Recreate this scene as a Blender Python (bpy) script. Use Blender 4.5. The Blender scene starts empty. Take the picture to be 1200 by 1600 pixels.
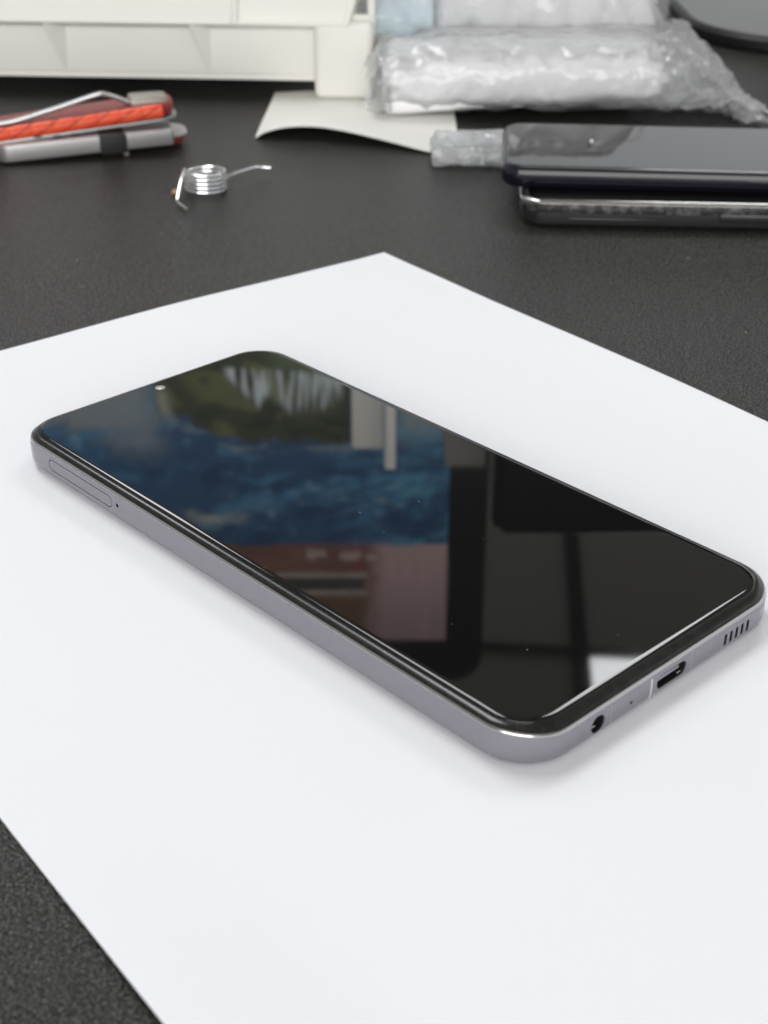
import bpy, bmesh, math, random
from mathutils import Vector, Matrix, noise
import numpy as np

S = 0.001                      # everything below is written in millimetres
scene = bpy.context.scene
COL = scene.collection
random.seed(7)

# ------------------------------------------------------------------ camera
cd = bpy.data.cameras.new("camera")
cam = bpy.data.objects.new("camera", cd)
COL.objects.link(cam)
cam.location = (4.3 * S, -267.6 * S, 156.0 * S)
cam.rotation_euler = (math.radians(90 - 29.55), math.radians(0.0), 0)
cd.sensor_fit = 'VERTICAL'
cd.sensor_height = 36.0
cd.lens = 2253.0 / 1600 * 36.0
cd.clip_start = 0.01
cd.clip_end = 50
cd.dof.use_dof = True
cd.dof.focus_distance = 0.305
cd.dof.aperture_fstop = 27.0
cd.dof.aperture_blades = 0
scene.camera = cam

# ------------------------------------------------------------------ world, exposure
w = bpy.data.worlds.new("World")
scene.world = w
w.use_nodes = True
bg = w.node_tree.nodes['Background']
bg.inputs[0].default_value = (0.96, 0.98, 1.0, 1)
wn, wl = w.node_tree.nodes, w.node_tree.links
wtc = wn.new('ShaderNodeTexCoord'); wsp = wn.new('ShaderNodeSeparateXYZ'); wmr = wn.new('ShaderNodeMapRange')
wl.new(wtc.outputs['Generated'], wsp.inputs[0]); wl.new(wsp.outputs['X'], wmr.inputs['Value'])
wmr.inputs['From Min'].default_value = -.30; wmr.inputs['From Max'].default_value = .35      # ambient graded towards the right, added to darken the desk's left
wmr.inputs['To Min'].default_value = .38; wmr.inputs['To Max'].default_value = .74
wl.new(wmr.outputs[0], bg.inputs[1])
vs = scene.view_settings
vs.view_transform = 'Standard'
vs.look = 'None'
vs.exposure = 0.33
vs.gamma = 1.0
vs.use_curve_mapping = False
PANEL_STRENGTH = 7.0
# soft fill light added behind the camera to brighten upright faces
ld = bpy.data.lights.new("fill_light", 'AREA')
ld.shape = 'RECTANGLE'; ld.size = 2.6; ld.size_y = 1.3; ld.energy = 42.0; ld.color = (1.0, .99, .97)
lo_ = bpy.data.objects.new("fill_light", ld); COL.objects.link(lo_)
lo_.location = (-.5, -2.4, .85)
lo_.rotation_euler = (Vector((0, .1, 0)) - Vector(lo_.location)).to_track_quat('-Z', 'Y').to_euler()

# ------------------------------------------------------------------ materials
def mat(name, color=(.5, .5, .5), rough=.5, metal=0.0, ior=1.5, alpha=1.0, spec=.5, coat=0.0,
        emit=None, estr=0.0, sheen=0.0, sss=0.0):
    m = bpy.data.materials.new(name)
    m.use_nodes = True
    b = m.node_tree.nodes['Principled BSDF']
    b.inputs['Base Color'].default_value = (*color, 1)
    b.inputs['Roughness'].default_value = rough
    b.inputs['Metallic'].default_value = metal
    b.inputs['IOR'].default_value = ior
    b.inputs['Alpha'].default_value = alpha
    b.inputs['Specular IOR Level'].default_value = spec
    b.inputs['Coat Weight'].default_value = coat
    if emit:
        b.inputs['Emission Color'].default_value = (*emit, 1)
        b.inputs['Emission Strength'].default_value = estr
    return m

def nodes(m):
    return m.node_tree.nodes, m.node_tree.links, m.node_tree.nodes['Principled BSDF']

def add_bump(m, scale, strength, dist, detail=3.0, stretch=None, kind='noise'):
    N, L, b = nodes(m)
    tc = N.new('ShaderNodeTexCoord')
    src = tc.outputs['Object']
    if stretch:
        mp = N.new('ShaderNodeMapping')
        mp.inputs['Scale'].default_value = stretch
        L.new(src, mp.inputs['Vector'])
        src = mp.outputs[0]
    if kind == 'noise':
        t = N.new('ShaderNodeTexNoise')
        t.inputs['Scale'].default_value = scale
        t.inputs['Detail'].default_value = detail
        o = t.outputs[0]
    else:
        t = N.new('ShaderNodeTexVoronoi')
        t.inputs['Scale'].default_value = scale
        o = t.outputs['Distance']
    L.new(src, t.inputs['Vector'])
    bp = N.new('ShaderNodeBump')
    bp.inputs['Strength'].default_value = strength
    bp.inputs['Distance'].default_value = dist
    L.new(o, bp.inputs['Height'])
    if b.inputs['Normal'].is_linked:
        prev = b.inputs['Normal'].links[0].from_socket
        L.new(prev, bp.inputs['Normal'])
    L.new(bp.outputs[0], b.inputs['Normal'])
    return t

def add_var(m, scale, lo, hi, detail=4, inp='Base Color', p0=.35, p1=.65):
    """colour or value variation from one noise"""
    N, L, b = nodes(m)
    tc = N.new('ShaderNodeTexCoord')
    t = N.new('ShaderNodeTexNoise')
    t.inputs['Scale'].default_value = scale
    t.inputs['Detail'].default_value = detail
    L.new(tc.outputs['Object'], t.inputs['Vector'])
    r = N.new('ShaderNodeValToRGB')
    r.color_ramp.elements[0].position = p0
    r.color_ramp.elements[1].position = p1
    if isinstance(lo, (int, float)):
        lo, hi = (lo,) * 3, (hi,) * 3
    r.color_ramp.elements[0].color = (*lo, 1)
    r.color_ramp.elements[1].color = (*hi, 1)
    L.new(t.outputs[0], r.inputs[0])
    L.new(r.outputs[0], b.inputs[inp])
    return r

def add_specks(m, scale, radius, keep, speck, base_sock=None):
    """sparse specks of dust on top of the base colour"""
    N, L, b = nodes(m)
    tc = N.new('ShaderNodeTexCoord')
    v = N.new('ShaderNodeTexVoronoi')
    v.inputs['Scale'].default_value = scale
    L.new(tc.outputs['Object'], v.inputs['Vector'])
    lt = N.new('ShaderNodeMath'); lt.operation = 'LESS_THAN'
    lt.inputs[1].default_value = radius
    L.new(v.outputs['Distance'], lt.inputs[0])
    sep = N.new('ShaderNodeSeparateColor')
    L.new(v.outputs['Color'], sep.inputs[0])
    lt2 = N.new('ShaderNodeMath'); lt2.operation = 'LESS_THAN'
    lt2.inputs[1].default_value = keep
    L.new(sep.outputs[0], lt2.inputs[0])
    mul = N.new('ShaderNodeMath'); mul.operation = 'MULTIPLY'
    L.new(lt.outputs[0], mul.inputs[0]); L.new(lt2.outputs[0], mul.inputs[1])
    mx = N.new('ShaderNodeMix'); mx.data_type = 'RGBA'
    L.new(mul.outputs[0], mx.inputs[0])
    bc = b.inputs['Base Color']
    if bc.is_linked:
        L.new(bc.links[0].from_socket, mx.inputs[6])
    else:
        mx.inputs[6].default_value = bc.default_value
    mx.inputs[7].default_value = (*speck, 1)
    L.new(mx.outputs[2], bc)

M = {}
# desk: dark laminate with a fine pebbled finish
m = M['desk'] = mat('black_laminate', (.020, .020, .019), .25, spec=.20)
add_var(m, 2300, (.003, .003, .003), (.150, .146, .134), 1, p0=.48, p1=.76)  # pale speckle painted into the colour for highlights on the pebbles
add_bump(m, 2100, 1.0, .00030, 1.0)
add_bump(m, 30, .05, .0006, 3.0)
add_specks(m, 170, .045, .22, (.33, .32, .30))
add_specks(m, 60, .012, .5, (.45, .44, .42))
# paper
m = M['paper'] = mat('white_paper', (.84, .845, .885), .75, spec=.25)
add_bump(m, 3500, .10, .00004, 3.0)
add_bump(m, 14, .30, .0012, 2.0)
add_specks(m, 130, .022, .022, (.30, .27, .24))
# phone
m = M['glass'] = mat('black_screen_glass', (.0045, .0045, .0045), .018, spec=.5)
add_specks(m, 210, .035, .16, (.30, .30, .30))
add_specks(m, 700, .07, .012, (.35, .35, .35))
add_var(m, 40, .010, .045, 4, inp='Roughness', p0=.45, p1=.75)
m = M['frame'] = mat('lavender_grey_metal', (.245, .238, .268), .27, metal=.5, coat=.1)
add_bump(m, 4000, .05, .00003, 2.0)
m = M['chamfer'] = mat('polished_chamfer', (.50, .49, .49), .16, metal=1.0)
m = M['black_ring'] = mat('black_satin_plastic', (.010, .010, .011), .20)
add_var(m, 600, .007, .016, 3)
add_bump(m, 2500, .10, .00004, 2.0)
m = M['back_cover'] = mat('dark_violet_back', (.13, .11, .14), .35)
M['cavity'] = mat('port_black', (.012, .010, .010), .35)
M['contact'] = mat('port_metal', (.55, .52, .46), .25, metal=1.0)
M['seam'] = mat('antenna_seam', (.26, .25, .31), .45)
M['seam_light'] = mat('antenna_seam_pale', (.50, .49, .52), .35)
M['lens'] = mat('camera_highlight', (.85, .86, .84), .15, spec=.9)  # near-white colour that stands for the highlight on the lens
M['lens_ring'] = mat('camera_ring', (.36, .36, .31), .35, metal=.2)
# metals and background objects
m = M['steel'] = mat('bright_steel_wire', (.78, .79, .80), .20, metal=1.0)
m = M['brushed'] = mat('brushed_aluminium', (.42, .41, .41), .36, metal=.75)
add_bump(m, 900, .25, .0001, 3, stretch=(.15, 1, 1))
m = M['orange'] = mat('orange_red_grip', (.75, .085, .03), .42, spec=.5)
N_, L_n, b_ = nodes(m)
t_ = N_.new('ShaderNodeTexCoord'); sp_ = N_.new('ShaderNodeSeparateXYZ'); L_n.new(t_.outputs['Object'], sp_.inputs[0])
m1 = N_.new('ShaderNodeMath'); m1.operation = 'MULTIPLY_ADD'; m1.inputs[1].default_value = -1.6
L_n.new(sp_.outputs['Z'], m1.inputs[0]); L_n.new(sp_.outputs['X'], m1.inputs[2])
m2 = N_.new('ShaderNodeMath'); m2.operation = 'DIVIDE'; m2.inputs[1].default_value = .0085; L_n.new(m1.outputs[0], m2.inputs[0])
m3 = N_.new('ShaderNodeMath'); m3.operation = 'FRACT'; L_n.new(m2.outputs[0], m3.inputs[0])
r_g = N_.new('ShaderNodeValToRGB'); L_n.new(m3.outputs[0], r_g.inputs[0])
r_g.color_ramp.elements[0].position = 0; r_g.color_ramp.elements[0].color = (.30, .02, .01, 1)
r_g.color_ramp.elements[1].position = .14; r_g.color_ramp.elements[1].color = (.78, .095, .03, 1)
e_ = r_g.color_ramp.elements.new(.92); e_.color = (.72, .075, .03, 1)
e_ = r_g.color_ramp.elements.new(1.0); e_.color = (.30, .02, .01, 1)
L_n.new(r_g.outputs[0], b_.inputs['Base Color'])
m = M['red'] = mat('dark_red_grip', (.26, .025, .018), .42)
m = M['rubber'] = mat('black_rubber', (.012, .012, .012), .6)
m = M['worn_metal'] = mat('worn_grey_metal', (.36, .33, .30), .42, metal=.7)
add_bump(m, 700, .6, .0004, 3)
m = M['tray'] = mat('ivory_plastic', (.79, .775, .725), .38, spec=.4)
add_bump(m, 60, .05, .0005, 2)
m = M['foam'] = mat('ivory_foam_sheet', (.82, .81, .77), .7)
add_bump(m, 900, .2, .0002, 3)
m = M['white_pouch'] = mat('white_packet', (.92, .92, .93), .45)
m = M['grey_pouch'] = mat('pale_grey_packet', (.78, .78, .78), .45)
m = M['blue_pouch'] = mat('pale_blue_packet', (.60, .74, .80), .45)
m = M['cyan'] = mat('cyan_print', (.06, .46, .68), .4)
m = M['navy'] = mat('navy_gloss_plastic', (.005, .005, .012), .16)
m = M['navy_glass'] = mat('dark_screen_glass', (.012, .012, .012), .03, spec=.6)
m = M['black_case'] = mat('black_scuffed_case', (.015, .015, .015), .25)
m = M['scuff'] = mat('scuffed_clear_edge', (.10, .10, .10), .16, spec=.8)
add_var(m, 300, .012, .13, 6, p0=.45, p1=.70)
add_bump(m, 500, .5, .0003, 3)
M['base_grey'] = mat('grey_stand_base', (.055, .055, .050), .30, spec=.6)
M['black_plastic'] = mat('black_plastic', (.010, .010, .011), .45)
M['panel_dark'] = mat('dark_display_panel', (.006, .006, .007), .35)
m = M['carton'] = mat('grey_carton', (.55, .53, .50), .7)
m = M['cream'] = mat('cream_plastic', (.62, .60, .54), .5)
m = M['ceiling'] = mat('ceiling_tile', (.40, .38, .33), .9)
add_bump(m, 260, .4, .002, 3)
M['tbar'] = mat('black_ceiling_grid', (.012, .012, .012), .6)
M['lamp'] = mat('light_panel', (.9, .9, .9), .5, emit=(.97, .985, 1.0), estr=PANEL_STRENGTH)
m = M['crumb'] = mat('tan_crumb', (.42, .25, .12), .7)
m = M['ink'] = mat('grey_print', (.30, .30, .30), .6)

def film(name, tint, milk, rough=.08, amp=1.0):
    """thin clear film: see-through, a little milky, with sharp glints along its folds"""
    m = bpy.data.materials.new(name)
    m.use_nodes = True
    N, L = m.node_tree.nodes, m.node_tree.links
    N.remove(N['Principled BSDF'])
    out = N['Material Output']
    tr_ = N.new('ShaderNodeBsdfTransparent'); tr_.inputs[0].default_value = (.96, .965, .97, 1)
    df = N.new('ShaderNodeBsdfDiffuse'); df.inputs[0].default_value = (*tint, 1)
    tl = N.new('ShaderNodeBsdfTranslucent'); tl.inputs[0].default_value = (*tint, 1)
    gl_ = N.new('ShaderNodeBsdfGlossy'); gl_.inputs['Roughness'].default_value = rough
    tc = N.new('ShaderNodeTexCoord')
    def bump(scale, strength, dist, prev=None, kind=None):
        t = N.new('ShaderNodeTexNoise'); t.inputs['Scale'].default_value = scale; t.inputs['Detail'].default_value = 3
        t.inputs['Distortion'].default_value = .6
        L.new(tc.outputs['Object'], t.inputs['Vector'])
        a = N.new('ShaderNodeMath'); a.operation = 'SUBTRACT'; a.inputs[1].default_value = .5
        b_ = N.new('ShaderNodeMath'); b_.operation = 'ABSOLUTE'
        L.new(t.outputs[0], a.inputs[0]); L.new(a.outputs[0], b_.inputs[0])
        bp = N.new('ShaderNodeBump'); bp.inputs['Strength'].default_value = strength; bp.inputs['Distance'].default_value = dist
        L.new(b_.outputs[0], bp.inputs['Height'])
        if prev: L.new(prev, bp.inputs['Normal'])
        return bp.outputs[0]
    nrm = bump(42, .9, .0045 * amp)
    nrm = bump(120, .5, .0010 * amp, nrm)
    for q in (gl_, df): L.new(nrm, q.inputs['Normal'])
    mx0 = N.new('ShaderNodeMixShader'); mx0.inputs[0].default_value = .22
    L.new(df.outputs[0], mx0.inputs[1]); L.new(tl.outputs[0], mx0.inputs[2])
    # milkier where it is seen edge-on
    lw = N.new('ShaderNodeLayerWeight'); lw.inputs['Blend'].default_value = .3
    mr = N.new('ShaderNodeMapRange'); mr.inputs['To Min'].default_value = milk; mr.inputs['To Max'].default_value = min(1, milk + .35)
    L.new(lw.outputs['Facing'], mr.inputs['Value'])
    mx1 = N.new('ShaderNodeMixShader')
    L.new(mr.outputs[0], mx1.inputs[0]); L.new(tr_.outputs[0], mx1.inputs[1]); L.new(mx0.outputs[0], mx1.inputs[2])
    fr = N.new('ShaderNodeFresnel'); fr.inputs['IOR'].default_value = 1.5
    L.new(nrm, fr.inputs['Normal'])
    mx2 = N.new('ShaderNodeMixShader')
    L.new(fr.outputs[0], mx2.inputs[0]); L.new(mx1.outputs[0], mx2.inputs[1]); L.new(gl_.outputs[0], mx2.inputs[2])
    L.new(mx2.outputs[0], out.inputs['Surface'])
    return m
M['film'] = film('clear_film', (.96, .96, .97), .26)
M['film_milky'] = film('milky_film', (.94, .95, .97), .30)

# ------------------------------------------------------------------ mesh helpers
def link(name, bm, m, parent=None, smooth=True, sharp=35):
    me = bpy.data.meshes.new(name)
    bmesh.ops.recalc_face_normals(bm, faces=bm.faces)
    bm.to_mesh(me); bm.free()
    o = bpy.data.objects.new(name, me)
    COL.objects.link(o)
    for k in (m if isinstance(m, (list, tuple)) else [m]):
        me.materials.append(k)
    if smooth:
        me.shade_smooth()
        me.set_sharp_from_angle(angle=math.radians(sharp))
    if parent:
        o.parent = parent
    return o

def tag(o, label=None, cat=None, group=None, kind=None):
    if label: o['label'] = label
    if cat: o['category'] = cat
    if group: o['group'] = group
    if kind: o['kind'] = kind
    return o

def thing(name, label, cat, loc=(0, 0, 0), rz=0.0, group=None, rx=0, ry=0):
    o = bpy.data.objects.new(name, None)
    o.empty_display_size = .01
    COL.objects.link(o)
    o.location = Vector(loc) * S
    o.rotation_euler = (rx, ry, rz)
    return tag(o, label, cat, group)

def V(bm, x, y, z):
    return bm.verts.new((x * S, y * S, z * S))

def box(bm, x0, x1, y0, y1, z0, z1, bev=0.0, seg=2, rot=None, piv=None):
    t = bmesh.new()
    bmesh.ops.create_cube(t, size=1)
    for v in t.verts:
        v.co = Vector(((x0 + x1) / 2 + v.co.x * (x1 - x0), (y0 + y1) / 2 + v.co.y * (y1 - y0),
                       (z0 + z1) / 2 + v.co.z * (z1 - z0))) * S
    if bev:
        bmesh.ops.bevel(t, geom=list(t.edges), offset=bev * S, segments=seg, affect='EDGES', profile=.5)
    if rot:
        p = Vector(piv) * S
        for v in t.verts:
            v.co = rot @ (v.co - p) + p
    merge(bm, t)

def merge(bm, t):
    me = bpy.data.meshes.new('tmp')
    t.to_mesh(me); t.free()
    bm.from_mesh(me)
    bpy.data.meshes.remove(me)

def rrect(hx, hy, r, n=10, cx=0, cy=0):
    """points of a rounded rectangle with their outward normals"""
    out = []
    for k, (sx, sy) in enumerate(((1, 1), (-1, 1), (-1, -1), (1, -1))):
        for i in range(n + 1):
            a = math.pi / 2 * (k + i / n)
            out.append((cx + sx * (hx - r) + r * math.cos(a), cy + sy * (hy - r) + r * math.sin(a),
                        math.cos(a), math.sin(a)))
    # long straight edges get a few points as well
    res = []
    for i, p in enumerate(out):
        q = out[(i + 1) % len(out)]
        res.append(p)
        d = math.hypot(q[0] - p[0], q[1] - p[1])
        if d > 12:
            m = int(d // 6)
            for j in range(1, m):
                f = j / m
                res.append((p[0] + (q[0] - p[0]) * f, p[1] + (q[1] - p[1]) * f, p[2], p[3]))
    return res

def sweep(bm, hx, hy, r, prof, n=10, closed=False, cap_first=False, cap_last=False, warp=None):
    """sweep a profile of (offset, z) round a rounded rectangle"""
    P = rrect(hx, hy, r, n)
    rings = []
    for j, (o, z) in enumerate(prof):
        ring = []
        for (x, y, nx, ny) in P:
            oo, zz = (o, z) if warp is None else warp(j, o, z, nx, ny)
            ring.append(V(bm, x + nx * oo, y + ny * oo, zz))
        rings.append(ring)
    L = len(P)
    m = len(prof)
    for j in range(m if closed else m - 1):
        a, b = rings[j], rings[(j + 1) % m]
        for i in range(L):
            bm.faces.new((a[i], a[(i + 1) % L], b[(i + 1) % L], b[i]))
    if cap_first: bm.faces.new(rings[0])
    if cap_last: bm.faces.new(rings[-1])
    return rings

def tube(bm, pts, r, n=10, flat=None):
    """round wire through points (mm); flat = per point (rx, ry) scale"""
    pts = [Vector(p) for p in pts]
    rings = []
    up = Vector((0, 0, 1))
    for i, p in enumerate(pts):
        t = (pts[min(i + 1, len(pts) - 1)] - pts[max(i - 1, 0)]).normalized()
        s = t.cross(up)
        if s.length < 1e-3: s = Vector((1, 0, 0))
        s.normalize(); u = s.cross(t).normalized()
        rr = r if not isinstance(r, (list, tuple)) else r[i]
        fx, fy = flat[i] if flat else (1, 1)
        rings.append([V(bm, *(p + s * rr * fx * math.cos(2 * math.pi * k / n) + u * rr * fy * math.sin(2 * math.pi * k / n)))
                      for k in range(n)])
    for a, b in zip(rings, rings[1:]):
        for k in range(n):
            bm.faces.new((a[k], a[(k + 1) % n], b[(k + 1) % n], b[k]))
    bm.faces.new(rings[0]); bm.faces.new(rings[-1])

def smooth_pts(pts, k=6):
    """Catmull-Rom through the points"""
    P = [Vector(p) for p in pts]
    out = []
    for i in range(len(P) - 1):
        a = P[max(i - 1, 0)]; b = P[i]; c = P[i + 1]; d = P[min(i + 2, len(P) - 1)]
        for j in range(k):
            t = j / k
            out.append(.5 * ((2 * b) + (c - a) * t + (2 * a - 5 * b + 4 * c - d) * t * t + (3 * b - a - 3 * c + d) * t ** 3))
    out.append(P[-1])
    return out

def capsule_prism(axis, c, length, width, depth0, depth1, n=12, along='u'):
    """closed prism with a stadium outline; axis 'X': face normal +X, outline in (Y,Z) ; axis '-Y': outline in (X,Z)
       length runs horizontally (u) or vertically (along='v'); depth0..depth1 are coordinates on the axis"""
    bm = bmesh.new()
    h = max(length - width, 0) / 2
    r = width / 2
    pts = []
    for s, a0 in ((1, -math.pi / 2), (-1, math.pi / 2)):
        for i in range(n + 1):
            a = a0 + math.pi * i / n
            pts.append((s * h + r * math.cos(a), r * math.sin(a)))
    if along == 'v':
        pts = [(-v, u) for u, v in pts]
    rings = []
    for d in (depth0, depth1):
        if axis == 'X':
            rings.append([V(bm, d, c[0] + u, c[1] + v) for u, v in pts])
        else:
            rings.append([V(bm, c[0] + u, d, c[1] + v) for u, v in pts])
    n2 = len(pts)
    for i in range(n2):
        bm.faces.new((rings[0][i], rings[0][(i + 1) % n2], rings[1][(i + 1) % n2], rings[1][i]))
    bm.faces.new(rings[0]); bm.faces.new(rings[1])
    bmesh.ops.remove_doubles(bm, verts=bm.verts, dist=1e-7)
    bmesh.ops.recalc_face_normals(bm, faces=bm.faces)
    return bm

def cut(o, cutters):
    """boolean difference, applied straight into the mesh; the cutters are removed again"""
    tmp = []
    for bm in cutters:
        me = bpy.data.meshes.new('cutter'); bm.to_mesh(me); bm.free()
        c = bpy.data.objects.new('cutter', me); COL.objects.link(c)
        c.parent = o.parent
        md = o.modifiers.new('cut', 'BOOLEAN'); md.operation = 'DIFFERENCE'; md.solver = 'EXACT'; md.object = c
        tmp.append(c)
    bpy.context.view_layer.update()
    dg = bpy.context.evaluated_depsgraph_get()
    me = bpy.data.meshes.new_from_object(o.evaluated_get(dg))
    o.modifiers.clear()
    old = o.data; o.data = me; me.name = old.name
    for c in tmp:
        d = c.data; bpy.data.objects.remove(c); bpy.data.meshes.remove(d)
    me.shade_smooth(); me.set_sharp_from_angle(angle=math.radians(30))

def cup(axis, c, length, width, front, back, along='u', m=None, name='cavity', parent=None, n=12):
    """open dark pocket: wall and floor of a hole"""
    bm = capsule_prism(axis, c, length, width, front, back, n=n, along=along)
    key = 0 if axis == 'X' else 1
    fr = [f for f in bm.faces if abs(f.normal[key]) > .9 and abs(f.calc_center_median()[key] - front * S) < 1e-6]
    bmesh.ops.delete(bm, geom=fr, context='FACES')
    return link(name, bm, m or M['cavity'], parent)

def grid_surface(bm, f, nu, nv, closed_v=False):
    rows = []
    for i in range(nu + 1):
        row = []
        for j in range(nv if closed_v else nv + 1):
            row.append(V(bm, *f(i / nu, j / nv)))
        rows.append(row)
    for i in range(nu):
        for j in range(nv):
            a, b = rows[i], rows[i + 1]
            j2 = (j + 1) % nv if closed_v else j + 1
            bm.faces.new((a[j], a[j2], b[j2], b[j]))
    return rows

def ridged(p, octs=3):
    s, a, t = 0, 1, 0
    p = Vector(p)
    for _ in range(octs):
        s += a * (1 - abs(noise.noise(p)) * 2.2); t += a
        a *= .5; p = p * 2.03 + Vector((3.1, 1.7, 5.2))
    return s / t

def crumple(bm, amp, scale, seed=0, hold=None):
    """push a surface in and out along its normals with sharp folds"""
    bm.normal_update()
    new = []
    for v in bm.verts:
        p = v.co / S / scale + Vector((seed, seed * .7, 0))
        k = ridged(p) - .5
        a = amp if hold is None else amp * hold(v.co / S)
        new.append(v.co + v.normal * k * a * S)
    for v, c in zip(bm.verts, new):
        v.co = c
        if v.co.z < .1 * S: v.co.z = .1 * S

# ================================================================== SETTING
# desk
bm = bmesh.new()
box(bm, -1100, 900, -520, 1150, -28, 0, .8)
tag(link('desk', bm, M['desk']), 'wide black laminate desk top with a fine pebbled finish under everything', 'desk', kind='structure')

# ceiling (seen in the phone's screen): tiles, black grid bars and light panels
CZ = 1950
CR = math.radians(-4.3)
def cpt(u, v):                     # ceiling grid coordinates -> world mm
    return (494 + u * math.cos(CR) - v * math.sin(CR), 2690 + u * math.sin(CR) + v * math.cos(CR))
bm = bmesh.new()
c = [cpt(-3600, -5400), cpt(3000, -5400), cpt(3000, 3600), cpt(-3600, 3600)]
lo = [V(bm, x, y, CZ) for x, y in c]; hi = [V(bm, x, y, CZ + 20) for x, y in c]
bm.faces.new(lo); bm.faces.new(hi)
for i in range(4): bm.faces.new((lo[i], lo[(i + 1) % 4], hi[(i + 1) % 4], hi[i]))
ceil = tag(link('ceiling', bm, M['ceiling'], smooth=False), 'beige ceiling tiles reflected in the screen', 'ceiling', kind='structure')
bars = bmesh.new()
def cbar(u0, u1, v0, v1, z0, z1, bm):
    q = [cpt(u0, v0), cpt(u1, v0), cpt(u1, v1), cpt(u0, v1)]
    a = [V(bm, x, y, z0) for x, y in q]; b = [V(bm, x, y, z1) for x, y in q]
    bm.faces.new(a); bm.faces.new(b)
    for i in range(4): bm.faces.new((a[i], a[(i + 1) % 4], b[(i + 1) % 4], b[i]))
for k in range(-5, 6):
    cbar(k * 640 - 19, k * 640 + 19, -5300, 3500, CZ - 14, CZ - 2, bars)
for k in range(-4, 3):
    cbar(-3500, 2900, k * 1240 - 15, k * 1240 + 15, CZ - 18, CZ - 15, bars)
gb = link('ceiling_grid', bars, M['tbar'], smooth=False)
tag(gb, 'black metal grid that holds the ceiling tiles', 'ceiling grid', kind='structure')
lampspots = [(0, -1, 'square-edged light panel ahead on the right, the one mirrored in the screen corner'),
             (-3, -1, 'light panel ahead on the left, above the left monitor'),
             (-2, -2, 'light panel overhead, a little left of the phone')]
for a, b, lab in lampspots:
    root = thing('ceiling_light', lab, 'ceiling light', (0, 0, 0), 0, 'light panels in the ceiling')
    u0, v0 = a * 640, b * 1240
    bm = bmesh.new()
    cbar(u0 + 23, u0 + 617, v0 + 20, v0 + 1220, CZ - 9, CZ - 5, bm)
    link('diffuser', bm, M['lamp'], root, smooth=False)
    bm = bmesh.new()
    for q in ((u0 + 19.5, u0 + 23, v0 + 16, v0 + 1224), (u0 + 617, u0 + 620.5, v0 + 16, v0 + 1224),
              (u0 + 23, u0 + 617, v0 + 16, v0 + 20), (u0 + 23, u0 + 617, v0 + 1220, v0 + 1224)):
        cbar(*q, CZ - 13, CZ - 3, bm)
    link('frame', bm, M['tbar'], root, smooth=False)

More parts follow.
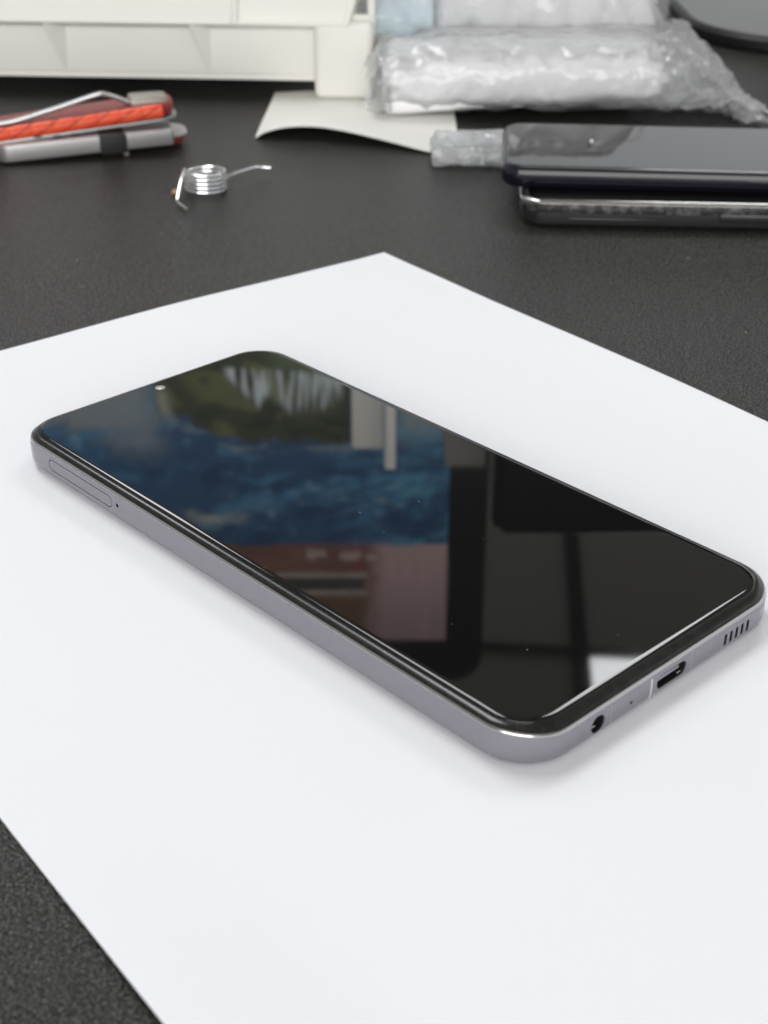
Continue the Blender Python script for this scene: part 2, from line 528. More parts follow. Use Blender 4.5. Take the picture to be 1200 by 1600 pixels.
# ================================================================== MONITORS (behind, seen mirrored in the glass)
def lerp(a, b, t): return tuple(a[i] + (b[i] - a[i]) * t for i in range(3))
def sm(e0, e1, x):
    t = min(1, max(0, (x - e0) / (e1 - e0))); return t * t * (3 - 2 * t)
ZT = [(200, 410), (295.5, 600), (348.5, 700), (403.5, 800), (461, 900), (546.5, 1040), (600, 1120)]
def mixin(c, d, t): return lerp(c, d, min(1, max(0, t)))
def picture(x, z):
    """the landscape shown on the display: green cliff with a waterfall, blue water, brown panels above"""
    X = 590 + x * 2.149
    for (z0, y0), (z1, y1) in zip(ZT, ZT[1:]):
        if z <= z1: break
    Y = y0 + (z - z0) / (z1 - z0) * (y1 - y0)
    def n(sx, sy, seed, o=4, rot=.18, warp=30):
        wx = noise.noise(Vector((X * .012, Y * .02, seed + 7))) * warp
        a, b_ = X + wx, Y + X * rot + wx
        return noise.fractal(Vector((a * sx, b_ * sy, seed)), 1.0, 2.0, o)
    n1, n2, n3 = n(.006, .018, 1.0), n(.014, .045, 4.0), n(.04, .07, 9.0)
    navy, blue, foam = (.055, .17, .36), (.15, .50, .84), (.60, .72, .74)
    col = mixin(navy, blue, sm(-.15, .55, n1 * .8 + n2 * .4 + .15 * n3) * (.9 - .5 * sm(740, 830, Y)))
    ridge = 1 - min(1, abs(n(.010, .035, 21.0, 3)) * 5)
    col = mixin(col, foam, .70 * ridge ** 3 * sm(-.2, .3, n3) * sm(-.3, .3, n1))
    col = mixin(col, (.18, .58, .80), .55 * sm(560, 660, X) * sm(-.3, .3, n2 + .5 * n3))
    col = mixin(col, (.03, .09, .22), .7 * sm(0, .35, n(.010, .03, 31.0)) * sm(690, 740, Y))
    yb = 802 - .0022 * (X - 330) ** 2                       # pale curl low in the water
    col = mixin(col, (.78, .80, .72), .8 * math.exp(-((Y - yb) / 8) ** 2) * sm(255, 300, X) * (1 - sm(350, 400, X)) * (.75 + n3))
    # pale sky on the left, broken cloud edge
    col = mixin(col, (.55, .62, .64), .85 * (1 - sm(640, 705, Y + 34 * n1 + 26 * n2 - .22 * (X - 150))) * (1 - sm(205, 275, X + 20 * n2)))
    col = mixin(col, (.58, .68, .70), .75 * (1 - sm(650, 700, Y + 22 * n2)) * sm(602, 640, X))
    # cliff
    edge = 640 + 48 * sm(240, 400, X) + 16 * n1 + 10 * n3
    kx = sm(236, 250, X + 8 * n2) * (1 - sm(544, 550, X))
    cl = mixin((.10, .12, .07), (.26, .28, .12), sm(-.05, .5, n(.009, .03, 41.0, 4, -.35)))
    cl = mixin(cl, (.05, .06, .05), .8 * sm(.0, .4, n(.012, .03, 47.0)))
    cl = mixin(cl, (.30, .42, .22), .6 * (1 - sm(560, 590, Y)) * sm(400, 450, X))
    cl = mixin(cl, (.78, .80, .62), .8 * math.exp(-((X - 256 - (Y - 630) * .25) / 10) ** 2) * sm(598, 612, Y) * (1 - sm(640, 662, Y)))
    top = 568 + .05 * (X - 345)
    g1 = 632 - .85 * abs(X - 402) if X < 428 else 640 - .0042 * (X - 470) ** 2
    env = sm(345, 362, X) * (1 - sm(528, 540, X)) * sm(top - 4, top + 6, Y) * (1 - sm(g1 - 16, g1 + 4, Y + 14 * noise.noise(Vector((X * .12, 3, 3)))))
    st = noise.noise(Vector((X * .13, Y * .02 + X * .02, 2.2))) + .5 * noise.noise(Vector((X * .30, Y * .03, 5.2)))
    cl = mixin(cl, (1.1, 1.22, 1.24), env * sm(-.55, .45, st) * (1 - .9 * math.exp(-((X - 428 - .08 * (Y - 570)) / 7) ** 2)))
    k = kx * (1 - sm(edge - 8, edge + 3, Y))
    col = mixin(col, cl, k)
    if kx > .3: col = mixin(col, (.52, .58, .58), .6 * kx * math.exp(-((Y - edge - 7) / 8) ** 2) * sm(-.3, .2, n2))
    # bright block and thin post
    if 548 < X < 598 and Y < 694: col = mixin((1.25, 1.20, 1.10), (.95, .93, .88), sm(560, 600, X))
    if 600 < X < 618 and Y < 725: col = (1.15, 1.12, 1.04) if X < 606 else (1.45, 1.40, 1.30)
    # brown panels
    yb = 842 + 2 * n2
    if Y > yb:
        col = mixin((.42, .19, .14), (.30, .15, .12), sm(-.3, .4, n2))
        col = mixin(col, (.25, .15, .08), sm(905, 935, Y))
        if 545 < X < 566 and Y < 905: col = (.42, .12, .11)
        pk = mixin((.92, .62, .62), (.55, .38, .40), sm(860, 985, Y) * .8 + .25 * noise.noise(Vector((X * .08, Y * .012, 8))))
        col = mixin(col, pk, sm(562, 604, X + 9 * n3 + .12 * (Y - 900)))
        if 895 < Y < 914 and 420 < X < 566: col = (.09, .09, .10)
        if (886 < Y <= 895 or 914 <= Y < 921) and 420 < X < 572: col = mixin(col, (.95, .90, .78), .62 + .2 * n3)
        if 846 < Y < 866 and 470 < X < 600: col = mixin(col, (1.0, .88, .80), .75 * sm(.05, .45, noise.noise(Vector((X * .055, Y * .09, 6.4)))))
    return tuple(max(0, v) for v in col)

mon = thing('monitor', 'black framed monitor showing a blue water landscape, mirrored across the phone screen', 'monitor', (-174, 690, 0))
bm = bmesh.new()
t = bmesh.new()
# bezel with rounded corners: a frame swept in the XZ plane
HX, HZ, ZC = 256, 203, 350
prof = [(0, 0), (0, 26), (-29, 26), (-29, 22), (-29, 4), (-29, 0)]
P = rrect(HX, HZ, 24, 8)
sx0, sx1, sz0, sz1 = -HX + 29, HX - 29, -HZ + 37, HZ - 37
outer_f = [V(bm, x, -13, ZC + y) for x, y, a, b in P]
outer_b = [V(bm, x, 12, ZC + y) for x, y, a, b in P]
def clampin(x, y): return (max(sx0, min(sx1, x)), max(sz0, min(sz1, y)))
inner_f = [V(bm, clampin(x, y)[0], -13, ZC + clampin(x, y)[1]) for x, y, a, b in P]
inner_b = [V(bm, clampin(x, y)[0], -8, ZC + clampin(x, y)[1]) for x, y, a, b in P]
L_ = len(P)
for A, B in ((outer_b, outer_f), (outer_f, inner_f), (inner_f, inner_b)):
    for i in range(L_):
        vs4 = (A[i], A[(i + 1) % L_], B[(i + 1) % L_], B[i])
        try: bm.faces.new(vs4)
        except ValueError: pass
bm.faces.new(outer_b)
bmesh.ops.remove_doubles(bm, verts=bm.verts, dist=1e-6)
bmesh.ops.dissolve_degenerate(bm, edges=bm.edges, dist=1e-6)
link('bezel', bm, M['panel_dark'], mon, smooth=False)
# picture panel
bm = bmesh.new()
nx, nz = 400, 230
rows = [[V(bm, sx0 + (sx1 - sx0) * i / nx, -9, ZC + sz0 + (sz1 - sz0) * j / nz) for i in range(nx + 1)] for j in range(nz + 1)]
for j in range(nz):
    for i in range(nx):
        bm.faces.new((rows[j][i], rows[j][i + 1], rows[j + 1][i + 1], rows[j + 1][i]))
pm = mat('lit_display', (.01, .01, .01), .4)
N, L, b = nodes(pm)
at = N.new('ShaderNodeAttribute'); at.attribute_name = 'picture'
L.new(at.outputs['Color'], b.inputs['Emission Color'])
b.inputs['Emission Strength'].default_value = 1.0
scr = link('display', bm, pm, mon, smooth=False)
attr = scr.data.color_attributes.new('picture', 'FLOAT_COLOR', 'POINT')
buf = np.ones((len(scr.data.vertices), 4), dtype=np.float32)
for i, v in enumerate(scr.data.vertices):
    buf[i, :3] = picture(v.co.x / S - 174, v.co.z / S)
attr.data.foreach_set('color', buf.ravel())
bm = bmesh.new()
box(bm, -30, 30, 14, 34, 4, 390, 4)
link('neck', bm, M['black_plastic'], mon)
bm = bmesh.new()
sweep(bm, 120, 80, 30, [(-4, 0), (0, 1.5), (0, 6), (-3, 9)], cap_first=True, cap_last=True)
o = link('base', bm, M['base_grey'], mon); o.location = (0, 40 * S, 0)

mon2 = thing('monitor', 'dark switched-off monitor on a wide grey stand at the far right', 'monitor', (268, 548, 0), math.radians(0))
bm = bmesh.new()
def base_prof(): return [(-3, .1), (0, 1.2), (0, 5.5), (-1.5, 7.2)]
sweep(bm, 104, 84, 62, base_prof(), n=16, cap_first=True, cap_last=True)
o = link('base', bm, M['black_plastic'], mon2)
bm = bmesh.new()
sweep(bm, 101, 81, 59, [(0, 7.1), (0, 7.6), (-.4, 7.9)], n=16, cap_first=True, cap_last=True)
o = link('base_plate', bm, M['base_grey'], mon2)
bm = bmesh.new()
box(bm, -20, 25, 52, 74, 7, 320, 4)
link('neck', bm, M['black_plastic'], mon2)
bm = bmesh.new()
box(bm, -190, 205, 30, 54, 172, 361, 9, 4)
link('panel', bm, M['panel_dark'], mon2)

# carton beside the lit monitor (mirrored)
bm = bmesh.new(); box(bm, 46, 74, 610, 668, 0, 323, 1.2)
tag(link('carton', bm, M['carton']), 'tall narrow grey carton standing between the two monitors', 'carton')

# ================================================================== PAPER
px_, py_ = Vector((-.798, -.603)), Vector((.603, -.798))
corner = Vector((4.3, 175.6))
bm = bmesh.new()
NU, NV = 70, 96
def paper_z(a, b):
    """a along the 210 side, b along the 297 side"""
    z = .12
    z += .9 * math.exp(-((a - 78) / 36) ** 2) * (1 - sm(0, 40, b))      # far left edge bows up a little
    z += 2.6 * sm(180, 212, a) * sm(150, 290, b)                          # near left edge lifts
    z += .8 * math.exp(-((b - 120) / 50) ** 2) * (1 - sm(0, 22, a))
    z += .10 * (1 - sm(0, 14, b)) * (1 + math.sin(a * .05)) + .2 * (1 - sm(0, 12, a))
    z += .25 * max(0, noise.noise(Vector((a * .02, b * .02, 3)))) * sm(0, 1, abs(a - 105) / 60)
    return z
top = []; bot = []
for i in range(NU + 1):
    rt, rb = [], []
    for j in range(NV + 1):
        a, b = 210 * i / NU, 297 * j / NV
        p = corner + px_ * a + py_ * b + py_ * (1.6 * sm(95, 215, a) * (1 - sm(0, 160, b)))
        z = paper_z(a, b)
        rt.append(V(bm, p.x, p.y, z)); rb.append(V(bm, p.x, p.y, z - .1))
    top.append(rt); bot.append(rb)
for i in range(NU):
    for j in range(NV):
        bm.faces.new((top[i][j], top[i][j + 1], top[i + 1][j + 1], top[i + 1][j]))
        bm.faces.new((bot[i][j], bot[i + 1][j], bot[i + 1][j + 1], bot[i][j + 1]))
for i in range(NU):
    for j in (0, NV):
        bm.faces.new((top[i][j], top[i + 1][j], bot[i + 1][j], bot[i][j]))
for j in range(NV):
    for i in (0, NU):
        bm.faces.new((top[i][j], top[i][j + 1], bot[i][j + 1], bot[i][j]))
tag(link('paper_sheet', bm, M['paper']), 'plain white sheet of paper lying under the main phone', 'paper')

# ================================================================== MAIN PHONE
ROT = math.radians(-46.95)
PZ = .16
ph = thing('smartphone', 'lavender grey smartphone lying face up on the white paper, its dark screen full of reflections', 'smartphone',
           (0, 0, PZ), ROT)
GX, GY, GR = 78.0, 35.0, 8.2
def warp(j, o, z, nx, ny):
    e = nx * nx                                            # the short ends have a broader black rim
    e = e * e
    if z > 6: z -= (.75 * e) * (1 if o > .9 else .3 if o > .2 else 0)
    return o + .15 * e * (1 if o > 1.2 else 0), z
frame_prof = [(-2.2, .36), (.70, .36), (1.50, .68), (2.02, 1.35), (2.25, 2.3), (2.30, 3.8), (2.28, 5.4), (2.22, 6.4), (2.12, 6.78),
              (1.9, 6.74), (-2.2, 6.7)]
bm = bmesh.new()
sweep(bm, GX, GY, GR, frame_prof, n=14, closed=True, warp=warp)
frame = link('frame', bm, M['frame'], ph)
XE = GX + 2.30 + .15                                        # x of the bottom end face
YE = -(GY + 2.30)                                           # y of the left side face
holes = []
jack = (-19.4, 3.45); usb = (1.0, 3.7); mic = (-10.4, 3.4)
holes.append(capsule_prism('X', jack, 3.6, 3.6, XE - 2.5, XE + 1, n=14))
holes.append(capsule_prism('X', usb, 8.6, 3.0, XE - 2.5, XE + 1, n=14))
holes.append(capsule_prism('X', mic, .75, .75, XE - 2.0, XE + 1, n=8))
spk = [17.3 + 1.75 * k for k in range(5)]
for y in spk:
    holes.append(capsule_prism('X', (y, 3.55), 2.6, .86, XE - 1.8, XE + 1, n=8, along='v'))
tray_c = (-52.3, 4.3); tray_len, tray_w = 25.4, 2.9
holes.append(capsule_prism('Y', tray_c, tray_len, tray_w, YE + 1.0, YE - 1, n=14))
holes.append(capsule_prism('Y', (-37.6, 4.55), .95, .95, YE + 1.8, YE - 1, n=10))
cut(frame, holes)
# back cover under the frame
bm = bmesh.new()
sweep(bm, GX, GY, GR, [(-3.5, -.13), (-1.2, -.13), (.1, -.02), (.85, .22), (.80, .33), (-2.3, .34)], n=14, cap_first=True, cap_last=True)
link('back_cover', bm, M['back_cover'], ph)
# polished chamfer, black rim, glass
bm = bmesh.new()
sweep(bm, GX, GY, GR, [(2.14, 6.82), (2.13, 6.95), (1.98, 7.22), (1.76, 7.40), (1.66, 7.38), (1.66, 6.8), (2.0, 6.79)], n=14, closed=True, warp=warp)
link('chamfer', bm, M['chamfer'], ph)
bm = bmesh.new()
sweep(bm, GX, GY, GR, [(1.62, 7.12), (1.62, 7.46), (1.30, 7.72), (.75, 7.95), (.30, 8.06), (.14, 8.0), (.10, 7.5), (.10, 7.12)], n=14, closed=True, warp=warp)
link('rim', bm, M['black_ring'], ph)
bm = bmesh.new()
sweep(bm, GX, GY, GR, [(.05, 7.4), (.05, 8.02), (-.06, 8.18), (-.26, 8.275), (-.52, 8.35), (-.82, 8.388), (-1.05, 8.4), (-1.2, 8.4), (-1.35, 8.4), (-3.0, 8.4)], n=14, cap_first=True, cap_last=True)
gl = link('screen', bm, M['glass'], ph, sharp=60)
# dark filler between glass and frame
bm = bmesh.new()
sweep(bm, GX, GY, GR, [(-3, 1.0), (-3, 7.3)], n=8, cap_first=True, cap_last=True)
link('inner_body', bm, M['black_plastic'], ph)
# front camera: ring and a painted white highlight just proud of the glass
def disc(name, x, y, z, r, h, m, parent, n=28, r0=0.0):
    bm = bmesh.new()
    prev = None
    for (rr, zz) in ((r, z), (r, z + h * .5), (r * .86, z + h)) + (((r0, z + h), ) if r0 else ()):
        ring = [V(bm, x + rr * math.cos(2 * math.pi * k / n), y + rr * math.sin(2 * math.pi * k / n), zz) for k in range(n)]
        if prev:
            for k in range(n): bm.faces.new((prev[k], prev[(k + 1) % n], ring[(k + 1) % n], ring[k]))
        prev = ring
    if not r0: bm.faces.new(prev)
    return link(name, bm, m, parent)
cam_ring = disc('front_camera', -74.0, .1, 8.38, 1.25, .06, M['lens_ring'], ph)
disc('lens', -73.6, -.25, 8.43, .50, .04, M['lens'], cam_ring)  # white disc set off-centre as the painted lens highlight
bm = bmesh.new()
box(bm, -77.35, -77.05, -7, 7, 8.37, 8.415, .01, 1)
link('earpiece', bm, M['cavity'], ph)
# port linings
j = cup('X', jack, 3.36, 3.36, XE - .22, XE - 2.4, m=M['cavity'], name='audio_jack', parent=ph)
bm = bmesh.new(); box(bm, XE - 1.9, XE - .9, jack[0] - .9, jack[0] + .5, jack[1] - 1.55, jack[1] - 1.0, .1, 1)
link('contact', bm, M['contact'], j)
u_ = cup('X', usb, 8.44, 2.84, XE - .22, XE - 2.4, m=M['cavity'], name='charging_port', parent=ph)
bm = bmesh.new(); box(bm, XE - 2.3, XE - .7, usb[0] - 3.1, usb[0] + 3.1, usb[1] - .32, usb[1] + .32, .15, 2)
link('connector_tongue', bm, M['seam'], u_)
bm = bmesh.new(); box(bm, XE - 1.3, XE - .5, usb[0] + 2.4, usb[0] + 3.5, usb[1] - 1.3, usb[1] - 1.0, .08, 1)
link('contact', bm, M['contact'], u_)
cup('X', mic, .70, .70, XE - .15, XE - 1.9, name='microphone_hole', parent=ph, n=8)
for y in spk:
    cup('X', (y, 3.55), 2.54, .80, XE - .1, XE - 1.7, along='v', name='speaker_slot', parent=ph, n=8)
# sim tray: a lid that sits in its opening with a hairline gap
bm = capsule_prism('Y', tray_c, tray_len - .38, tray_w - .38, YE + .9, YE + .035, n=14)
link('sim_tray', bm, M['frame'], ph)
cup('Y', (-37.6, 4.55), .90, .90, YE + .12, YE + 1.7, name='eject_hole', parent=ph, n=10)
# antenna seams: narrow inlays wrapping the frame
def seam(y0, y1, m, x_end=True):
    bm = bmesh.new()
    pr = [p for p in frame_prof[2:8]]
    outr, inr = [], []
    for yy in (y0, y1):
        ro, ri = [], []
        for q in pr:
            o, z = warp(0, q[0], q[1], 1, 0)
            ro.append(V(bm, GX + o + .012, yy, z)); ri.append(V(bm, GX + o - .5, yy, z))
        outr.append(ro); inr.append(ri)
    for k in range(len(pr) - 1):
        bm.faces.new((outr[0][k], outr[1][k], outr[1][k + 1], outr[0][k + 1]))
        for s in (0, 1): bm.faces.new((outr[s][k], outr[s][k + 1], inr[s][k + 1], inr[s][k]))
    return link('antenna_seam', bm, m, ph)
seam(-16.1, -15.95, M['seam']); seam(6.9, 7.05, M['seam']); seam(-5.1, -4.6, M['seam_light'])

# ================================================================== SPRING and crumb
sp = thing('torsion_spring', 'small bright steel torsion spring with two bent legs standing on the black desk', 'spring', (-60.2, 243.5, 0))
R_, wr, pitch, turns = 7.2, .58, 1.5, 4.6
bm = bmesh.new()
pts = []
a0 = math.radians(180)                                      # top end at the left side
for i in range(int(turns * 40) + 1):
    a = a0 + 2 * math.pi * i / 40
    z = wr + .1 + pitch * (turns - i / 40)
    pts.append((R_ * math.cos(a), R_ * math.sin(a), z))
tube(bm, pts, wr, 10)
link('coil', bm, M['steel'], sp)
zt = wr + .1 + pitch * turns
bm = bmesh.new()
tube(bm, smooth_pts([(-R_, .3, zt), (-R_ - .1, -3, zt - .5), (-R_ - .5, -9, zt - 2.6), (-R_ - 1.0, -15.2, 1.5), (-R_ - .2, -18.4, .9), (-3.4, -25, .75)], 5), wr, 10)
link('leg', bm, M['steel'], sp)
bm = bmesh.new()
lp = smooth_pts([(R_ - .2, -.5, 3.6), (R_ + .6, 4, 3.8), (11.5, 11, 3.6), (16.2, 17.6, 3.2), (17.8, 18.9, 3.0), (22.2, 19.6, 2.6)], 5)
tube(bm, lp, wr, 10, flat=[(1, 1)] * (len(lp) - 7) + [(1.25, 1.1)] * 7)
link('leg', bm, M['steel'], sp)
bm = bmesh.new()
bmesh.ops.create_icosphere(bm, subdivisions=3, radius=1)
for v in bm.verts:
    k = 1 + .35 * noise.noise(v.co * 2.2)
    v.co = Vector((v.co.x * 1.5 * k - 70.3, v.co.y * 1.9 * k + 239, max(.05, v.co.z * .9 * k + .8))) * S
tag(link('crumb', bm, M['crumb']), 'tiny tan crumb lying at the left of the spring', 'crumb')

# ================================================================== POCKET MULTITOOL
ang = math.radians(15.0)
mt = thing('multitool', 'red and orange folding multitool with silver bars and a black band', 'multitool',
           (-112, 293, 0), ang)
def plate(name, pts, z0, z1, m, parent, bev=.8, seg=3, lean=0.0):
    """outline in (x, y) extruded in z with softened edges"""
    bm = bmesh.new()
    vs_ = [V(bm, x, y, z0) for x, y in pts]
    f = bm.faces.new(vs_)
    r = bmesh.ops.extrude_face_region(bm, geom=[f])
    for e in r['geom']:
        if isinstance(e, bmesh.types.BMVert): e.co.z = z1 * S
    bmesh.ops.recalc_face_normals(bm, faces=bm.faces)
    if bev:
        ed = [e for e in bm.edges if abs(e.verts[0].co.z - e.verts[1].co.z) < 1e-7]
        bmesh.ops.bevel(bm, geom=ed, offset=bev * S, segments=seg, affect='EDGES', profile=.5)
    if lean:
        for v in bm.verts: v.co.z += v.co.x * lean
    return link(name, bm, m, parent)
def stad(x0, x1, y0, y1, r0, r1, n=8, sag=0.0):
    """rounded strip from x0 to x1 with its own radius at each end"""
    pts = []
    for (cx, cy, r, a0) in ((x1 - r1, y1 - r1, r1, 0), (x0 + r0, y1 - r0, r0, 90), (x0 + r0, y0 + r0, r0, 180), (x1 - r1, y0 + r1, r1, 270)):
        for i in range(n + 1):
            a = math.radians(a0 + 90 * i / n)
            pts.append((cx + r * math.cos(a), cy + r * math.sin(a)))
    return pts
plate('lower_scale', stad(-62, 39, -3, 16, 7, 8), 1.0, 4.4, M['red'], mt, 1.2)
plate('liner', stad(-62, 40, -5, 15, 6, 7), 4.6, 5.6, M['brushed'], mt, .3, 2)
fold = plate('folded_handle', stad(-34, 33, -11, 2, 5.5, 1.0), 2.2, 8.6, M['brushed'], mt, .7, 3, lean=.04)
plate('liner', stad(-62, 36, -6, 14, 5, 7), 9.3, 10.5, M['brushed'], mt, .3, 2, lean=.075)
us = plate('upper_scale', stad(-62, 35, -5.5, 15, 6, 7), 10.7, 15.5, M['red'], mt, 1.3, lean=.085)
# bright orange ribbed edge along the front of the upper scale
bm = bmesh.new()
ep = []
er = []
for i in range(200):
    x = -58 + 88 * i / 199
    k = (i * 88 / 199) % 8.5 / 8.5
    ep.append((x, -4.6, 13.0 + .085 * x)); er.append(2.75 - .22 * math.exp(-((k - .5) / .12) ** 2))
tube(bm, ep, er, 14)
link('grip_edge', bm, M['orange'], us)
# black rubber band round the handle
bm = bmesh.new(); box(bm, 4.5, 15, -11.7, 2.2, 1.6, 9.2, .8)
link('band', bm, M['rubber'], mt)
bm = bmesh.new(); box(bm, 13.5, 15.5, -9.5, -7.5, .1, 1.7, .4)
link('stop_pin', bm, M['worn_metal'], mt)
for x in (-18, -11, -4):
    bm = bmesh.new(); box(bm, x - 1.6, x + 1.6, -6.5, -3.5, 8.75, 9.1, .3)
    link('notch', bm, M['rubber'], mt)
# wire clip, bent over the top
bm = bmesh.new()
cp = smooth_pts([(-62, -1, 18.5), (-42, -1.5, 15.2), (-30, -2, 13.9), (-12, -1, 17.6), (5, 0, 21.8), (9, .2, 21.9), (14, .6, 20.0), (19, 1.2, 17.9), (28, 3, 18.2)], 6)
tube(bm, cp, 1.15, 10, flat=[(2.0, .75)] * len(cp))
link('clip', bm, M['brushed'], mt)
bm = bmesh.new(); box(bm, 18, 33, -2, 9, 15.8, 20.2, 1.6, 3)
link('pivot_block', bm, M['worn_metal'], mt)

# ================================================================== IVORY TRAY
tr = thing('storage_tray', 'ivory plastic storage tray raised on feet at the back left of the desk', 'tray', (-9, 372, 0), math.radians(-4.0))
bm = bmesh.new()
X0 = -300
box(bm, X0, 8, 8, 190, 7.2, 9.4, .6)                                         # floor
box(bm, X0, 8.4, 7.8, 10.5, 9.0, 36, 1.2, 3)                                 # front wall
box(bm, 5.5, 9.0, 8.2, 190, 9.0, 47, 1.4, 4)                                 # right wall
box(bm, X0, 8, 188, 190.5, 9.0, 46, .6)
box(bm, X0 - 2, X0 + .3, 8, 190, 9.0, 46, .6)
link('body', bm, M['tray'], tr)
bm = bmesh.new()
rl = Matrix.Rotation(math.radians(-24), 3, 'X')
pv = (0, 2, 31.5)
def lip(*a):
    box(bm, *a, rot=rl, piv=pv)
box(bm, X0, 7, 6.5, 9.5, 30.9, 36, .5)
lip(X0, -2, 2.6, 7.0, 31.9, 60, .5)                                          # lip, set-back panel
lip(X0, -52.5, 0.6, 3.4, 31.5, 42.8, .9, 3)                                    # proud lower band, left
lip(-52.6, -50.2, .4, 3.4, 31.5, 60, .8, 3)                                    # upright rib
lip(-50.4, -2.2, 0.6, 3.4, 31.5, 34.2, .9, 3)                                  # proud lower band, right
# slanted right end of the lip
sl = Matrix.Rotation(math.radians(-24), 3, 'X') @ Matrix.Rotation(math.radians(16), 3, 'Y')
box(bm, -5.2, -2.2, .2, 9, 31.2, 60, 1.0, 3, rot=sl, piv=(-3, 2, 31.5))
link('rim', bm, M['tray'], tr)
for xg in (-71.5, -136, -200):
    bm = bmesh.new()
    for dx in (0,):
        a = [V(bm, xg, 1.7, 31.6), V(bm, xg + 6.5, 7.9, 31.6), V(bm, xg + 8.0, 7.9, 9.2), V(bm, xg + 7.0, 7.9, 9.2)]
        b = [V(bm, xg + 2.0, 1.7, 31.6), V(bm, xg + 8.5, 7.9, 31.6)]
    bm.faces.new((a[0], b[0], a[2], a[3])); bm.faces.new((a[0], a[3], a[1])); bm.faces.new((b[0], b[1], a[2]))
    bm.faces.new((a[0], a[1], b[1], b[0])); bm.faces.new((a[1], a[3], a[2], b[1]))
    link('gusset', bm, M['tray'], tr, smooth=False)
for (fx, fy) in ((-17.5, 2.5), (-17.5, 170), (-290, 2.5), (-290, 170)):
    bm = bmesh.new()
    box(bm, fx, fx + 26, fy - 1, fy + 20, .72 if fx > -100 and fy < 50 else .1, 34, 3.4, 5)
    link('foot', bm, M['tray'], tr)

# ================================================================== IVORY CURLED SHEET under the tray foot
bm = bmesh.new()
fe = smooth_pts([(-47.5, 312.5, .3), (-43, 313, 2.6), (-35, 313, 4.4), (-24, 311, 5.2), (-12, 307, 4.6), (4, 300, 2.8), (22, 291, .6), (34, 287, .3)], 8)
NVs = 26
def fs(i, j):
    p = fe[i]; t = j / NVs
    back = Vector((p.x * .97 + 1.5, 398 - .2 * abs(p.x), .3 if p.x > -40 else 1.6))
    q = p.lerp(back, t)
    q.z = p.z * (1 - sm(0, .62, t)) + .08 + 3.0 * math.sin(math.pi * min(1, t * 1.6)) * math.exp(-((p.x + 30) / 16) ** 2) * .35
    return q
rt, rb = [], []
for i in range(len(fe)):
    rt.append([V(bm, fs(i, j).x, fs(i, j).y, fs(i, j).z + .55) for j in range(NVs + 1)])
    rb.append([V(bm, fs(i, j).x, fs(i, j).y, fs(i, j).z) for j in range(NVs + 1)])
for i in range(len(fe) - 1):
    for j in range(NVs):
        bm.faces.new((rt[i][j], rt[i][j + 1], rt[i + 1][j + 1], rt[i + 1][j]))
        bm.faces.new((rb[i][j], rb[i + 1][j], rb[i + 1][j + 1], rb[i][j + 1]))
    for j in (0, NVs): bm.faces.new((rt[i][j], rt[i + 1][j], rb[i + 1][j], rb[i][j]))
for j in range(NVs):
    for i in (0, len(fe) - 1): bm.faces.new((rt[i][j], rt[i][j + 1], rb[i][j + 1], rb[i][j]))
tag(link('foam_sheet', bm, M['foam'], sharp=50), 'ivory sheet with a curled front edge trapped under the tray foot', 'sheet')

# ================================================================== BAGS
def pillow(x0, x1, y0, y1, z0, z1, ex=3.0, nu=70, nv=48, top_tilt=0.0):
    """soft rounded packet: superellipse cross-section, closed ends"""
    bm = bmesh.new()
    cy, cz, hy, hz = (y0 + y1) / 2, (z0 + z1) / 2, (y1 - y0) / 2, (z1 - z0) / 2
    def f(u, v):
        x = x0 + (x1 - x0) * u
        e = 1 - abs(2 * u - 1) ** 46 * .30
        a = 2 * math.pi * v
        c, s = math.cos(a), math.sin(a)
        yy = math.copysign(abs(c) ** (2 / ex), c) * hy * e
        zz = math.copysign(abs(s) ** (2 / ex), s) * hz * e
        return (x, cy + yy, cz + zz + top_tilt * (x - x0))
    rows = grid_surface(bm, f, nu, nv, closed_v=True)
    bm.faces.new(rows[0]); bm.faces.new(rows[-1])
    return bm

bag = thing('plastic_bag', 'clear crumpled bag wrapped round white packets, its open end trailing right', 'plastic bag', (0, 0, 0))
bm = pillow(3.5, 122.5, 341, 394, 1.0, 19.0, 5.5, top_tilt=.055)
crumple(bm, 1.2, 40, 2)
lowp = link('packet', bm, M['white_pouch'], bag)
bm = pillow(6, 121, 343.5, 398, 12, 26.5, 4.5, top_tilt=.006)
crumple(bm, 1.2, 34, 5)
link('packet', bm, M['white_pouch'], bag)
# wrap
sec = [(-3, 346, 380, 16), (2, 339, 392, 27), (30, 337.5, 400, 30.5), (70, 337.5, 402, 31), (112, 337.5, 402, 31), (124, 338, 404, 30),
       (132, 341, 420, 29), (140, 343, 428, 26), (146, 341, 408, 20), (151, 338, 375, 13), (156, 334.5, 354, 9), (161, 331, 341, 5), (165, 329.5, 333, 2.5)]
def wrap(u, v):
    k = u * (len(sec) - 1); i = min(int(k), len(sec) - 2); t = k - i
    t = t * t * (3 - 2 * t) * .5 + t * .5
    x, y0, y1, h = [sec[i][q] + (sec[i + 1][q] - sec[i][q]) * t for q in range(4)]
    a = 2 * math.pi * v
    c, s = math.cos(a), math.sin(a)
    ex = 2.6
    return (x, (y0 + y1) / 2 + math.copysign(abs(c) ** (2 / ex), c) * (y1 - y0) / 2,
            h / 2 + .4 + math.copysign(abs(s) ** (2 / ex), s) * (h / 2))
bm = bmesh.new()
grid_surface(bm, wrap, 220, 110, closed_v=True)
def hold(p): return .45 + 1.0 * sm(118, 128, p.x) + .5 * (1 - sm(0, 30, p.x))
crumple(bm, 3.8, 21, 1, hold)
crumple(bm, 1.3, 8, 8, hold)
link('film', bm, M['film'], bag, sharp=80)
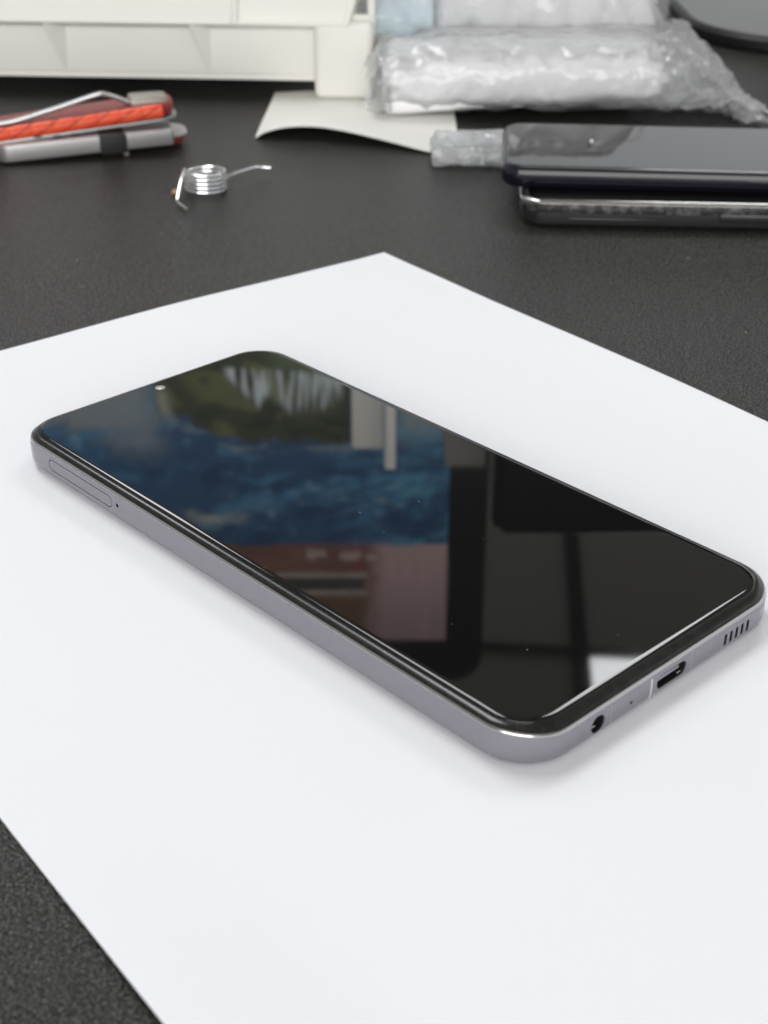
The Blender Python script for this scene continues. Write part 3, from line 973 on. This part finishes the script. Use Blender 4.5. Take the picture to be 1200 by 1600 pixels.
# second layer of the trailing end
bm = bmesh.new()
def tail(u, v):
    A = Vector((124, 350 + 62 * v, 3 + 24 * v)); B = Vector((166 - 20 * v, 331 + 62 * v, 1.5 + 20 * v))
    q = A.lerp(B, u); q.z += 4 * math.sin(3.1 * u) * (1 - v)
    return q
grid_surface(bm, tail, 90, 60)
crumple(bm, 6.0, 19, 4)
crumple(bm, 1.6, 7, 6)
link('film_fold', bm, M['film_milky'], bag, sharp=80)
# faint printed lines at the left end
bm = bmesh.new()
random.seed(3)
for r_ in range(9):
    x = -1.5
    while x < 7:
        w_ = random.uniform(.6, 1.6)
        box(bm, x, x + w_, 339.2 - .1 * r_, 339.6, 4.5 + 1.6 * r_, 5.2 + 1.6 * r_)
        x += w_ + random.uniform(.4, .9)
link('print', bm, M['ink'], bag, smooth=False)

bag2 = thing('plastic_bag', 'large bag of pale blue and grey packets lying behind the white ones', 'plastic bag', (0, 0, 0))
bm = pillow(-4, 27, 386, 548, .5, 62, 2.8)
crumple(bm, 1.6, 26, 11)
link('blue_packet', bm, M['blue_pouch'], bag2)
bm = pillow(26, 126, 388, 552, .5, 68, 2.7)
crumple(bm, 1.4, 34, 12)
link('grey_packet', bm, M['grey_pouch'], bag2)
bm = bmesh.new(); box(bm, -4, 1, 402, 404, 33, 50, .3)
link('cyan_print', bm, M['cyan'], bag2)
bm = pillow(-8, 134, 382, 558, .2, 74, 2.6, 160, 110)
for v in bm.verts:
    p = v.co / S
    if p.x > 100: v.co.x -= max(0, p.z - 18) * .45 * sm(90, 134, p.x) * S
crumple(bm, 3.4, 24, 14)
link('film', bm, M['film'], bag2, sharp=80)

bag3 = thing('small_plastic_bag', 'small flat clear bag folded flat at the left of the stacked phones', 'plastic bag', (0, 0, 0))
bm = pillow(22.5, 78, 269, 302, .2, 5.0, 2.6, 110, 80)
for v in bm.verts:
    p = v.co / S
    v.co.z += (1.0 * math.sin(p.y * .75) * sm(.5, 3, p.z)) * S
crumple(bm, 1.6, 9, 21)
link('film', bm, M['film_milky'], bag3, sharp=80)
bm = pillow(24, 76, 283, 303, 3.6, 6.8, 2.6, 90, 50)
crumple(bm, 1.6, 7, 23)
link('film_fold', bm, M['film_milky'], bag3, sharp=80)

# ================================================================== STACKED PHONES
tp = thing('smartphone', 'glossy navy phone on top of the stack of two at the right', 'smartphone', (125.5, 236.5, 9.6), math.radians(-5.0), 'stacked phones')
hx, hy = 79.0, 29.0
bm = bmesh.new()
sweep(bm, hx, hy, 8, [(-3, .0), (-.8, .25), (.1, 1.3), (.5, 3.2), (.5, 4.6), (.1, 6.3), (-.5, 7.2), (-.8, 7.3), (-3, 7.3)], n=12, cap_first=True, cap_last=True)
link('frame', bm, M['navy'], tp)
bm = bmesh.new()
sweep(bm, hx, hy, 8, [(-.95, 7.32), (-1.0, 7.5), (-1.3, 7.62), (-1.8, 7.65), (-2.2, 7.65), (-5, 7.65)], n=12, cap_first=True, cap_last=True)
link('screen', bm, M['navy_glass'], tp)
bm = bmesh.new(); box(bm, 3, 16, -hy - .85, -hy - .3, 3.1, 5.0, .25, 2)
link('side_button', bm, M['navy'], tp)
lp_ = thing('smartphone', 'black phone in a scuffed clear-edged case at the bottom of the stack', 'smartphone', (130, 231, 0), math.radians(-3.5), 'stacked phones')
hx, hy = 77.5, 33.5
bm = bmesh.new()
sweep(bm, hx, hy, 8, [(-3, .1), (-.6, .4), (.3, 1.4), (.5, 3.4), (.35, 5.4), (-.6, 5.7), (-3, 5.7)], n=12, cap_first=True, cap_last=True)
link('case', bm, M['black_case'], lp_)
bm = bmesh.new()
sweep(bm, hx, hy, 8, [(-.2, 5.5), (.75, 5.4), (.9, 6.6), (.7, 8.1), (-.2, 9.0), (-1.6, 9.2), (-2.4, 8.6), (-2.4, 5.6)], n=12, closed=True)
link('clear_edge', bm, M['scuff'], lp_)
bm = bmesh.new()
sweep(bm, hx, hy, 8, [(-2.5, 5.6), (-2.5, 8.3), (-3.2, 8.5)], n=10, cap_first=True, cap_last=True)
link('screen', bm, M['navy_glass'], lp_)
bm = bmesh.new()
sweep(bm, hx, hy, 8, [(.62, 8.35), (.45, 8.75), (.05, 9.12), (-.6, 9.3), (-.7, 9.1), (0, 8.6), (.4, 8.2)], n=12, closed=True)
link('trim', bm, M['chamfer'], lp_)
for x0, x1 in ((-62, -30), (-12, 20), (32, 52)):
    bm = bmesh.new(); box(bm, x0, x1, -hy - 1.5, -hy - .2, 3.2, 5.9 if x0 > -20 else 3.9, .4, 2)
    link('side_button', bm, M['black_case'], lp_)
